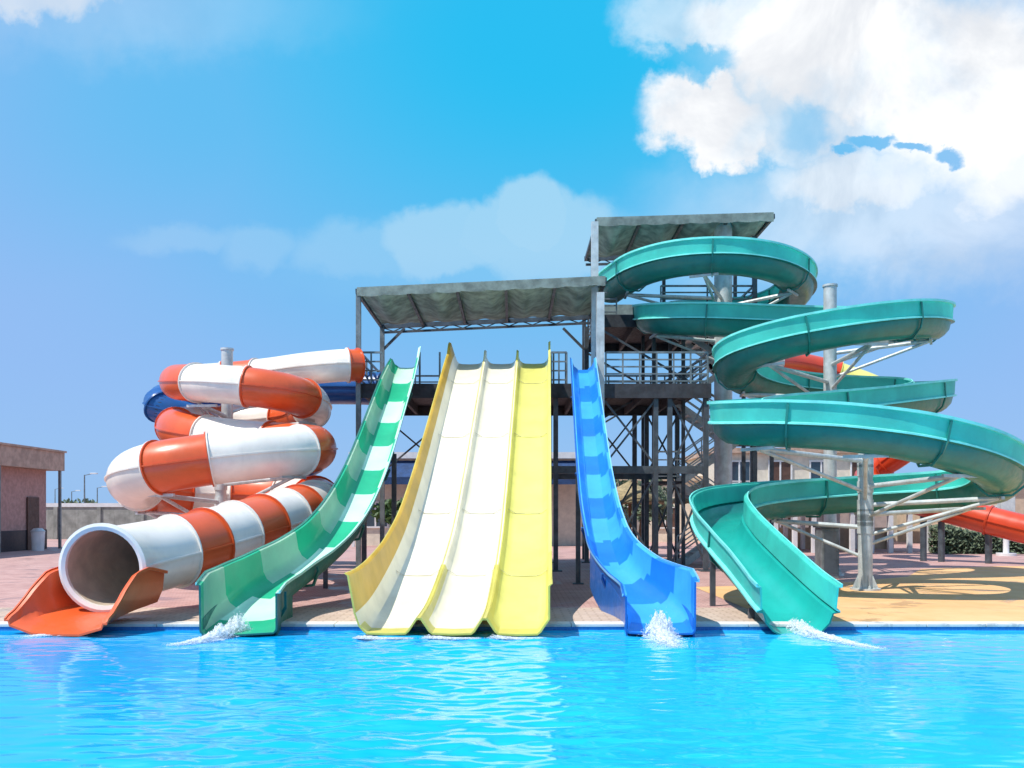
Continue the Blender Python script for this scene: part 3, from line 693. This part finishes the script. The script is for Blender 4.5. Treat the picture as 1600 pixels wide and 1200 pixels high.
def canopy(root, x0, x1, y0, y1, z0, z1, bays, back_drop=0.0, sag=.35):
    zz = lambda x: z0 + (z1 - z0) * (x - x0) / (x1 - x0)
    fr = MB()
    for Y in (y0, y1):
        fr.beam((x0 - .05, Y, zz(x0)), (x1 + .05, Y, zz(x1)), .12, .16)
    for k in range(bays + 1):
        x = x0 + (x1 - x0) * k / bays; fr.beam((x, y0, zz(x) - .02), (x, y1, zz(x) - .02), .09, .12)
        if k < bays:                                               # light truss web below the frame
            xm = x + (x1 - x0) / bays
    n = 9
    for k in range(n * 2):                                         # zig-zag truss along the rear beam
        xa = x0 + (x1 - x0) * k / (2 * n); xb = x0 + (x1 - x0) * (k + 1) / (2 * n)
        za, zb = (-.20, -.04) if k % 2 else (-.04, -.20)
        fr.beam((xa, y1 - .02, zz(xa) + za), (xb, y1 - .02, zz(xb) + zb), .035)
    fr.beam((x0, y1 - .02, zz(x0) - .23), (x1, y1 - .02, zz(x1) - .23), .08, .08)
    fr.build('canopy_frame', M['steeld'], root)
    NXc, NYc = bays * 12, 14; cl = MB()
    for j in range(NYc + 1):
        for i in range(NXc + 1):
            x = x0 + (x1 - x0) * i / NXc; t = (i % 12) / 12 if i < NXc else 0; s = j / NYc
            sg = sag * math.sin(math.pi * t) * (.35 + .65 * math.sin(math.pi * min(1, s * 1.05))) * (1 - .25 * math.sin(i * .9))
            yb = y0 + (y1 - y0) * s * (1 - .10 * math.sin(math.pi * t))
            cl.v.append((x, yb, zz(x) + .10 - sg * (1 if s > .02 else .2) + .03 * noise.noise(Vector((x * 1.3, yb * 1.3, 3)))))
    for j in range(NYc):
        for i in range(NXc):
            a = j * (NXc + 1) + i; cl.f.append((a, a + 1, a + NXc + 2, a + NXc + 1)); cl.mi.append(0)
    c = cl.build('canopy_cloth', M['net'], root, smooth=60)
    md = c.modifiers.new('solid', 'SOLIDIFY'); md.thickness = .012
    vb = MB()                                                      # hanging front valance
    for i in range(NXc):
        xa = x0 + (x1 - x0) * i / NXc; xb = x0 + (x1 - x0) * (i + 1) / NXc
        vb.box((xa, y0 - .09, zz(xa) - .15 - .04 * abs(math.sin(i * .5))), (xb, y0 - .075, zz(xa) + .12))
    vb.build('valance', M['net'], root)
canopy(lp, -4.90, 2.95, PY0 - .2, PY1, 8.98, 9.34, 5)
for x, Y in ((PX0 + .12, PY1 - .1), (2.72, PY1 - .1)): MB().beam((x, Y, 8.1), (x + (.8 if x < 0 else -.8), Y, 8.9), .09).build('knee_brace', M['steeld'], lp)

# taller tower behind, carrying the start of the spiral
ut = thing('stair_tower', 'tall upper steel tower with its own shade canopy behind the turquoise spiral', 'tower', (5.6, 33, DZ))
TX0, TX1, TY0, TY1, TZ = 3.05, 8.55, 31.0, 35.8, 8.85
fl = MB(); fl.box((TX0, TY0, TZ - .06), (TX1, TY1, TZ)); fl.box((TX0, TY0 - .06, TZ - .40), (TX1, TY0 - .003, TZ + .03)); fl.box((TX0, TY1 + .003, TZ - .40), (TX1, TY1 + .06, TZ + .03))
k = TX0 + .2
while k < TX1: fl.box((k, TY0, TZ - .36), (k + .1, TY1, TZ - .063)); k += 1.05
fl.build('platform_floor', M['plate'], ut)
for x in (TX0 - .15, TX1 - .1):
    for Y in (TY0 - .1, TY1 - .1):
        wd = .26 if x < 4 and Y < 32 else .15
        if Y > 34 or x > 4:
            mb = MB().beam((x, Y, DZ), (x, Y, TZ + 1.05 if Y > 34 else 11.6), wd); mb.build('post', M['steeld'], ut)
MB().beam((TX0 - .35, 28.95, DZ), (TX0 - .35, 28.95, 11.45), .22).build('post', M['steell'], ut)
MB().beam((TX0 - .35, 29.1, 8.6), (TX0 - .1, TY0, 8.6), .14, .2).build('tie_beam', M['steel'], ut)
for x_ in (TX0, 5.75, TX1 - .1): MB().beam((x_, 33.6, TZ + .002), (x_, 33.6, 11.55), .12).build('post', M['steeld'], ut)
MB().beam((5.75, TY1 - .1, DZ), (5.75, TY1 - .1, TZ + 1.05), .15).build('post', M['steeld'], ut)
railing(ut, (TX0, TY0, TZ), (TX0 + .6, TY0, TZ), n=1, bars=4); railing(ut, (5.2, TY0, TZ), (TX1 - .1, TY0, TZ), bars=4)
railing(ut, (TX0, TY1 - .2, TZ), (TX1, TY1 - .2, TZ), bars=4); railing(ut, (TX1 - .1, TY0 + .1, TZ), (TX1 - .1, TY1 - .2, TZ), bars=4); railing(ut, (TX0, TY0 + .1, TZ), (TX0, TY1 - .2, TZ), bars=4)
MB().box((TX0 + .2, TY1 - .1, TZ + .1), (TX0 + 2.3, TY1 - .05, TZ + 1.5)).build('wind_screen', M['net'], ut)
canopy(ut, TX0 - .25, TX1 + .1, 29.4, 33.7, 11.62, 11.79, 4, sag=.42)
for Y in (TY0 - .1, TY1 - .1):
    MB().beam((TX1 - .1, Y, 5.2), (TX0, Y + .05, 8.4), .07).build('cross_brace', M['steeld'], ut)
    MB().beam((TX0, Y, 5.2), (TX1 - .1, Y + .1, 8.4), .07).build('cross_brace', M['steeld'], ut)
# stairs from the ground: flights running back and forth with landings
def flight(root, a, b, w=1.1, m='steel'):
    a = Vector(a); b = Vector(b); n = max(3, int(abs(b.z - a.z) / .19)); mb = MB()
    for s in (-w / 2, w / 2): mb.beam(a + Vector((0, s, 0)), b + Vector((0, s, 0)), .05, .22)
    for k in range(1, n):
        p = a.lerp(b, k / n); mb.box((p.x - .14, p.y - w / 2 + .03, p.z - .02), (p.x + .14, p.y + w / 2 - .03, p.z + .02))
    st = mb.build('stair_flight', M[m], root)
    for s in (-w / 2, w / 2):
        rl = MB(); up = Vector((0, 0, 1))
        for k in range(0, n + 1, 3): p = a.lerp(b, k / n) + Vector((0, s, 0)); rl.beam(p, p + up, .04)
        for h in (1.0, .66, .33): rl.beam(a + Vector((0, s, h)), b + Vector((0, s, h)), .045)
        rl.build('handrail', M[m], st)
levels = [DZ, 1.6, 3.1, 4.6, PZ, 7.45, TZ]
for k, (za, zb) in enumerate(zip(levels, levels[1:])):
    xa, xb = (6.1, 8.2) if k % 2 == 0 else (8.2, 6.1); Y = 32.2 + (k % 2) * 1.3
    flight(ut, (xa, Y, za), (xb, Y, zb), m='steell')
    MB().box((xb - (0 if xb > 8 else 1.1), 31.6, zb - .08), (xb + (1.1 if xb > 8 else 0), 34.2, zb)).build('landing', M['plate'], ut)
for x in (5.05, 6.1, 8.25, 9.25):
    for Y in (31.6, 34.2): MB().beam((x, Y, DZ), (x, Y, TZ if x > 7 or x < 6.5 else TZ), .12).build('post', M['steeld'], ut)
for xx_, zz_ in ((8.25, 4.6), (5.05, 3.1), (8.25, 1.6), (8.25, 7.45)): railing(ut, (xx_, 31.6, zz_), (xx_ + 1.05, 31.6, zz_), n=2, m='steell')

# ------------------------------------------------------------------ buildings and background
def window(root, x0, x1, z0, z1, Y, frame='whitep', pane='glass', n=2, name='window'):
    mb = MB(); t = .09
    mb.box((x0, Y - .10, z0), (x1, Y - .004, z0 + t)); mb.box((x0, Y - .10, z1 - t), (x1, Y - .004, z1))
    for k in range(n + 1):
        x = x0 + (x1 - x0 - t) * k / n; mb.box((x, Y - .097, z0 + t), (x + t, Y - .004, z1 - t))
    w = mb.build(name, M[frame], root, smooth=0)
    MB().box((x0 + .02, Y - .05, z0 + .02), (x1 - .02, Y - .007, z1 - .02)).build('pane', M[pane], w, smooth=0)
    return w
B = thing('brick_building', 'low reddish brick building with an overhanging flat roof at the left side', 'building', (-30, 40, DZ))
XW = P(72, 0, 46).x
MB().box((-42, 28, DZ), (XW, 46, 4.15)).build('wall', M['brick'], B, smooth=0)
rf_ = MB().box((-42.5, 27.5, 4.155), (XW + .66, 46.6, 5.1)); rf_.box((-42.6, 27.4, 5.102), (XW + .74, 46.68, 5.2)); rf_.build('roof', M['fascia'], B, smooth=0)
for Y in (30.5, 35.6, 40.8, 46.3): MB().beam((XW + .56, Y, DZ), (XW + .56, Y, 4.15), .12).build('post', M['steel'], B)
MB().box((XW + .003, 28, DZ), (XW + .04, 46.02, DZ + 1.0)).build('plinth', M['dark'], B, smooth=0)
for Y in (44.1, 38.6):
    d = MB().box((XW + .043, Y, DZ), (XW + .10, Y + 1.05, 2.75)).build('door', M['brown'], B, smooth=0)
    MB().cyl((XW + .10, Y + .9, 1.15), (XW + .16, Y + .9, 1.15), .04, n=10).build('handle', M['steell'], d)
# boundary wall
W0 = 62; bw = thing('boundary_wall', 'weathered grey concrete boundary wall with a pale top behind the tube slide', 'wall', (-25, W0, DZ))
mb = MB(); x = -50.0
while x < -8: mb.box((x + .01, W0, DZ), (x + 3.0, W0 + .2, 2.35)); x += 3.02
mb.build('panel', M['concrete'], bw, smooth=0); MB().box((-50, W0 - .06, 2.352), (-8, W0 + .26, 2.62)).build('coping', M['whitep'], bw, smooth=0)
x = -50.0
while x < -8: MB().box((x - .12, W0 - .1, DZ), (x + .14, W0 - .003, 2.35)).build('pier', M['concrete'], bw, smooth=0); x += 3.02
# sea-facing row of lamp posts beyond the wall
def lamp(x, Y, h, label, group):
    t = thing('street_lamp', label, 'street lamp', (x, Y, DZ), group)
    mb = MB().cyl((x, Y, DZ), (x, Y, h), .09, .05, n=10); mb.cyl((x, Y, DZ), (x, Y, DZ + .4), .16, n=10); mb.build('pole', M['steel'], t)
    MB().beam((x, Y, h - .05), (x + .7, Y, h + .12), .05).build('arm', M['steel'], t)
    MB().box((x + .5, Y - .12, h + .07), (x + 1.1, Y + .12, h + .17)).build('lamp_head', M['whitep'], t, bevel=.02)
for k, (px, py, Y, lb) in enumerate(((132, 742, 75, 'thin lamp post beyond the boundary wall, tallest of the four beside the tube slide'), (152, 762, 95, 'thin lamp post beyond the wall, just right of the tallest one'), (112, 768, 110, 'short faint lamp post beyond the wall, between the brick building and the tallest one'), (86, 764, 120, 'short lamp post rising right beside the overhanging brick roof'))):
    lamp(P(px, 0, Y).x, Y, P(0, py, Y).z, lb, 'lamp posts beyond the boundary wall')
# trees
def tree(name, x, Y, h, r, label, m='leaf', n=900, group=None, leaf=.22, flat=.8):
    t = thing(name, label, 'tree', (x, Y, DZ), group); rnd = random.Random(int(x * 31 + Y))
    tr_ = MB(); b0 = Vector((x, Y, DZ)); b1 = Vector((x + .1, Y, DZ + h * .45)); tr_.cyl(b0, b1, r * .09, r * .06, n=9)
    cl = []
    for k in range(7):
        a = rnd.uniform(0, 6.28); e = b1 + Vector((math.cos(a) * r * .6, math.sin(a) * r * .6, h * rnd.uniform(.12, .42)))
        tr_.cyl(b1 - Vector((0, 0, .1 * k * .2)), e, r * .045, r * .015, n=6); cl.append((e, r * rnd.uniform(.35, .55)))
    cl.append((b1 + Vector((0, 0, h * .3)), r * .6)); tr_.build('trunk', M['bark'], t)
    mb = MB()
    for _ in range(n):
        c, rr = rnd.choice(cl); d = Vector((rnd.gauss(0, 1), rnd.gauss(0, 1), rnd.gauss(0, 1) * flat)).normalized() * rr * rnd.uniform(.3, 1.08) ** .6
        p = c + d; a = Vector((rnd.uniform(-1, 1), rnd.uniform(-1, 1), rnd.uniform(-1, 1))).normalized(); b_ = a.orthogonal().normalized(); s = leaf * rnd.uniform(.6, 1.4)
        mb.add([p - a * s, p + b_ * s * .5, p + a * s, p - b_ * s * .5], [(0, 1, 2, 3)])
    mb.build('crown', M[m], t, smooth=0)
for px, Y, h, r, lb in ((205, 70, 2.7, 1.5, 'low rounded tree just behind the wall beside the tube slide tip'), (250, 72, 3.2, 1.6, 'bushy tree behind the wall under the orange and white tube'), (120, 80, 2.9, 1.4, 'small dusty tree behind the wall below the lamp posts')):
    tree('small_tree', P(px, 0, Y).x, Y, h, r, lb, 'leafb', 800, 'trees beyond the boundary wall')
# long low building behind the platform
K = thing('changing_block', 'long low cream building with a navy awning seen behind the yellow slide', 'building', (-1, 50, DZ))
xa, xb = P(555, 0, 50).x, P(930, 0, 50).x
MB().box((xa, 50, DZ), (xb, 58, 5.0)).build('wall', M['creamwall'], K, smooth=0)
MB().box((xa - .3, 49.6, 5.0), (xb + .3, 58.3, 5.35)).build('roof', M['whitep'], K, smooth=0)
aw = MB(); aw.add([(xa, 49.98, 4.9), (xb, 49.98, 4.9), (xb, 48.2, 3.9), (xa, 48.2, 3.9), (xa, 49.98, 4.84), (xb, 49.98, 4.84), (xb, 48.2, 3.5), (xa, 48.2, 3.5)], [(0, 1, 2, 3), (7, 6, 5, 4), (3, 2, 6, 7), (0, 3, 7, 4), (1, 5, 6, 2), (0, 4, 5, 1)]); aw.build('awning', M['navyroof'], K, smooth=0)
x = xa + .4; k = 0
while x < xb - 2:
    if k % 3 == 1:
        d = MB().box((x, 49.9, DZ), (x + 1.1, 49.99, 2.4)).build('door', M['navyroof' if k % 2 else 'brown'], K, smooth=0)
        MB().cyl((x + .95, 49.82, 1.2), (x + .95, 49.9, 1.2), .04, n=8).build('handle', M['steell'], d)
    else: window(K, x, x + 1.5, 1.1, 2.6, 50, 'whitep', 'glass')
    x += 2.3; k += 1
for k in range(5):
    x = xa + .2 + (xb - xa - .4) * k / 4; MB().beam((x, 48.3, DZ), (x, 48.3, 3.5), .16).build('post', M['whitep'], K)
# cream building behind stairs and another two to the right
def block(label, px0, px1, pyt, Y, wall, roof, floors, bay, name='building', nwin=True, depth=9):
    x0, x1 = P(px0, 0, Y).x, P(px1, 0, Y).x; zt = P(0, pyt, Y).z
    t = thing(name, label, 'building', ((x0 + x1) / 2, Y, DZ)); MB().box((x0, Y, DZ), (x1, Y + depth, zt - .3)).build('wall', M[wall], t, smooth=0)
    MB().box((x0 - .3, Y - .3, zt - .3), (x1 + .3, Y + depth + .3, zt)).build('roof', M[roof], t, smooth=0)
    fh = (zt - .4) / floors
    for f in range(floors):
        x = x0 + .6; k = 0
        while x + 1.4 < x1:
            if f == 0 and k % 3 == 2: MB().box((x, Y - .05, DZ), (x + 1.1, Y - .003, 2.3)).build('door', M['brown'], t, smooth=0)
            else: window(t, x, x + 1.4, f * fh + .95, f * fh + min(2.35, fh - .25), Y, 'whitep', 'brown' if k % 2 else 'glass')
            x += bay; k += 1
        if f: 
            MB().box((x0, Y - .9, f * fh + .02), (x1, Y - .003, f * fh + .2)).build('balcony', M['whitep'], t, smooth=0)
            railing(t, (x0, Y - .85, f * fh + .2), (x1, Y - .85, f * fh + .2), h=.9, m='whitep', n=8)
    return t
block('cream two storey building with white balconies behind the spiral slide', 1120, 1385, 700, 52, 'creamwall', 'fascia', 2, 2.4)
block('pale cream building seen between the legs of the steel tower', 945, 1105, 744, 56, 'creamwall', 'tan', 1, 2.5)
block('tan single storey building at the right edge behind the red slide', 1515, 1700, 742, 48, 'tan', 'yellowp', 1, 2.7)
block('cream shop block between the turquoise loops and the tan building', 1395, 1500, 752, 58, 'creamwall', 'whitep', 1, 2.6)
# pavilion with columns at the back of the deck
pv = thing('pavilion', 'long open pavilion with white columns at the back of the paved deck', 'pavilion', (17, 42, DZ))
xa, xb = P(1195, 0, 42).x, P(1450, 0, 42).x
MB().box((xa, 41, 2.55), (xb, 46, 2.85)).build('roof', M['concrete'], pv, smooth=0)
for k in range(9):
    for Y in (41.3, 45.6):
        x = xa + .3 + (xb - xa - .6) * k / 8; MB().beam((x, Y, DZ), (x, Y, 2.55), .2).build('column', M['whitep'], pv)
MB().box((xa, 45.75, DZ), (xb, 45.9, 1.2)).build('rear_wall', M['tan'], pv, smooth=0)
# hedge and green service box
hg = MB(); rnd = random.Random(3)
for _ in range(9000):
    x = rnd.uniform(P(1470, 0, 40).x, P(1640, 0, 40).x); y = rnd.uniform(40, 41.2); z = DZ + rnd.uniform(0, 1.15 + .15 * math.sin(x * 2))
    a = Vector((rnd.uniform(-1, 1), rnd.uniform(-1, 1), rnd.uniform(-1, 1))).normalized(); b_ = a.orthogonal().normalized(); s = .10 * rnd.uniform(.6, 1.4); p = Vector((x, y, z))
    hg.add([p - a * s, p + b_ * s * .6, p + a * s, p - b_ * s * .6], [(0, 1, 2, 3)])
tag(hg.build('hedge', M['leafb'], smooth=0), 'clipped low dusty green hedge under the red slide at the right', 'hedge')
# thatched parasols and small trees between the legs
def parasol(x, Y, label, h=2.6, r=1.5):
    t = thing('thatched_parasol', label, 'parasol', (x, Y, DZ), 'thatched parasols under the tower')
    MB().cyl((x, Y, DZ), (x, Y, h), .07, n=10).build('pole', M['wood'], t)
    mb = MB(); n = 26; rnd = random.Random(int(x * 10)); rings = [(0, h + .75), (.45 * r, h + .38), (r, h - .12)]
    for ri, (rr, z) in enumerate(rings):
        for k in range(n): a = 2 * math.pi * k / n; q_ = rr * (1 + (.07 * rnd.uniform(-1, 1) if ri == 2 else 0)); mb.v.append((x + q_ * math.cos(a), Y + q_ * math.sin(a), z + (rnd.uniform(-.12, .03) if ri == 2 else 0)))
    for ri in range(2):
        for k in range(n): mb.f.append((ri * n + k, ri * n + (k + 1) % n, (ri + 1) * n + (k + 1) % n, (ri + 1) * n + k)); mb.mi.append(0)
    o = mb.build('canopy', M['thatch'], t); md = o.modifiers.new('s', 'SOLIDIFY'); md.thickness = .1
for px, Y, lb in ((984, 38, 'thatched parasol just right of the blue slide between tower legs'), (1098, 37, 'thatched parasol left of the turquoise slide bend, under the tower')):
    parasol(P(px, 0, Y).x, Y, lb)
tree('small_tree', P(1000, 0, 47).x, 47, 3.6, 1.8, 'dusty green tree right of the blue slide behind the tower legs', 'leafb', 900)
tree('small_tree', P(615, 0, 46).x, 46, 2.6, 1.1, 'small green tree behind the gap between green and yellow slides', 'leaf', 600)
# kiosk-like posts on deck at right
lamp_t = thing('deck_post', 'white post with a square speaker box on top, beside the red slide', 'post', (P(1572, 0, 38.5).x, 38.5, DZ))
x, Y = P(1572, 0, 38.5).x, 38.5
MB().cyl((x, Y, DZ), (x, Y, 2.0), .12, n=14).cyl((x, Y, DZ), (x, Y, DZ + .12), .4, n=18).build('pole', M['whitep'], lamp_t)
MB().box((x - .3, Y - .2, 1.75), (x + .3, Y + .2, 2.75)).build('box', M['steell'], lamp_t, bevel=.03)
def pillar_box(px, Y, w, h, label):
    x = P(px, 0, Y).x; t = thing('service_cabinet', label, 'cabinet', (x, Y, DZ))
    MB().box((x - w / 2, Y - .3, DZ), (x + w / 2, Y + .3, h)).build('body', M['steel'], t, smooth=0, bevel=.02)
    MB().box((x - w / 2 - .04, Y - .34, h + .002), (x + w / 2 + .04, Y + .34, h + .06)).build('lid', M['steeld'], t, smooth=0)
    MB().box((x - w / 2 + .06, Y - .325, DZ + .15), (x + w / 2 - .06, Y - .303, h - .1)).build('door', M['steeld'], t, smooth=0)
pillar_box(1292, 25.5, .5, 1.55, 'dark upright pump cabinet standing on the deck beside the spiral posts')
x, Y = P(84, 0, 45).x, 43.5
t = thing('litter_bin', 'white litter bin standing beside the brick building', 'bin', (x, Y, DZ))
MB().cyl((x, Y, DZ), (x, Y, 1.05), .27, .32, n=18).build('body', M['whitep'], t); MB().cyl((x, Y, 1.052), (x, Y, 1.2), .34, .2, n=18).build('lid', M['steell'], t)

# ------------------------------------------------------------------ splashes
def splash(name, label, pts, r0, r1, hgt, n=500, seed=1, group='splashes where the slides meet the water'):
    """pts: trail on the water from the slide end outwards"""
    rnd = random.Random(seed); mb = MB(); L = [Vector(p) for p in pts]
    ico = [(0, 0, 1), (.89, 0, .45), (.28, .85, .45), (-.72, .53, .45), (-.72, -.53, .45), (.28, -.85, .45), (.72, .53, -.45), (-.28, .85, -.45), (-.89, 0, -.45), (-.28, -.85, -.45), (.72, -.53, -.45), (0, 0, -1)]
    fcs = [(0, 1, 2), (0, 2, 3), (0, 3, 4), (0, 4, 5), (0, 5, 1), (1, 6, 2), (2, 7, 3), (3, 8, 4), (4, 9, 5), (5, 10, 1), (6, 7, 2), (7, 8, 3), (8, 9, 4), (9, 10, 5), (10, 6, 1), (6, 11, 7), (7, 11, 8), (8, 11, 9), (9, 11, 10), (10, 11, 6)]
    oc = [(1, 0, 0), (-1, 0, 0), (0, 1, 0), (0, -1, 0), (0, 0, 1), (0, 0, -1)]; of = [(0, 2, 4), (2, 1, 4), (1, 3, 4), (3, 0, 4), (2, 0, 5), (1, 2, 5), (3, 1, 5), (0, 3, 5)]
    for k in range(n * 4):                                        # spray
        t = rnd.random() ** 1.5 * (len(L) - 1); i = min(int(t), len(L) - 2); p = L[i].lerp(L[i + 1], t - i); s = t / (len(L) - 1)
        rr = (r0 + (r1 - r0) * s); d = Vector((rnd.gauss(0, .42), rnd.gauss(0, .35), 0)) * rr
        top = hgt * (1 - s) ** 1.6 * math.exp(-(d.length / rr) ** 2 * 1.2) * (.75 + .5 * noise.noise(Vector((p.x * 9, p.y * 9, seed))))
        up = rnd.random() ** 1.3 * top * (1.35 if rnd.random() < .1 else 1)
        sz = rnd.uniform(.003, .010); c = p + d + Vector((0, 0, up + .008)); q0 = rnd.uniform(.7, 1.8)
        mb.add([(c.x + a * sz * q0, c.y + b_ * sz, c.z + e * sz * (1.2 if up > .05 else .5)) for a, b_, e in oc], of)
    sheets = []                                                   # churned foam sheets, lumpy and ragged at the edge
    for lay, (wf, hf) in enumerate(((1.0, 1.0), (1.5, .12), (.6, .75))):
        NA, NW = len(L) * 16, 26; o = len(mb.v)
        for i in range(NA + 1):
            s = i / NA; t = s * (len(L) - 1); a0 = min(int(t), len(L) - 2); p = L[a0].lerp(L[a0 + 1], t - a0); d = (L[a0 + 1] - L[a0]).normalized(); nrm = Vector((-d.y, d.x, 0))
            rr = (r0 + (r1 - r0) * s) * wf * (.9 + .5 * noise.noise(Vector((s * 6, seed, lay)))) * (1 - .6 * s ** 4)
            for w in range(NW + 1):
                c = w / NW * 2 - 1; q_ = p + nrm * c * rr + d * .12 * noise.noise(Vector((c * 3, s * 8, seed + lay)))
                env = (1 - c * c) ** .8 * min(1, s * 8 + .3) * (1 - s) ** 1.2
                z = .012 + .004 * lay + hgt * .8 * hf * env * (.55 + .9 * abs(noise.noise(Vector((q_.x * 11, q_.y * 11, seed + lay))))) + .02 * env * noise.noise(Vector((q_.x * 45, q_.y * 45, 3)))
                mb.v.append((q_.x, q_.y, max(.008, z)))
        for i in range(NA):
            for w in range(NW):
                c = (w + .5) / NW * 2 - 1; k = noise.noise(Vector((i * .35, w * .45, seed * 3 + lay))) + .5 * noise.noise(Vector((i * .9, w * 1.1, seed)))
                if c * c + .5 * (i / NA) ** 3 > .55 + .9 * k: continue
                a = o + i * (NW + 1) + w; mb.f.append((a, a + 1, a + NW + 2, a + NW + 1)); mb.mi.append(0)
    return tag(mb.build(name, M['foam'], smooth=180), label, 'splash', group)
Z = lambda px, py: (P(px, 0, 2 * F / (py - 800)).x, 2 * F / (py - 800), 0.0)
splash('water_splash', 'white splash trailing left in front of the green slide', [Z(375, 991), Z(358, 995), Z(320, 1003), Z(270, 1008)], .22, .2, .5, 1300, 1)
splash('water_splash', 'white splash burst at the foot of the blue slide', [Z(1030, 993), Z(1035, 1000), Z(1052, 1011)], .26, .30, .62, 1500, 2)
splash('water_splash', 'long white splash trailing right from the turquoise slide exit', [Z(1240, 984), Z(1265, 993), Z(1310, 1003), Z(1370, 1014)], .2, .22, .26, 1400, 3)
splash('water_splash', 'thin foam in front of the orange run-out trough', [Z(120, 990), Z(80, 992), Z(40, 996)], .2, .2, .08, 500, 4)
for k, (a, b_) in enumerate(((560, 640), (668, 745), (772, 850))):
    splash('water_splash', ['foam line at the foot of the left lane of the yellow slide', 'foam line at the foot of the middle lane of the yellow slide', 'foam line at the foot of the right lane of the yellow slide'][k],
           [Z(a, 998), Z((a + b_) / 2, 999), Z(b_, 998)], .11, .11, .06, 700, 10 + k)
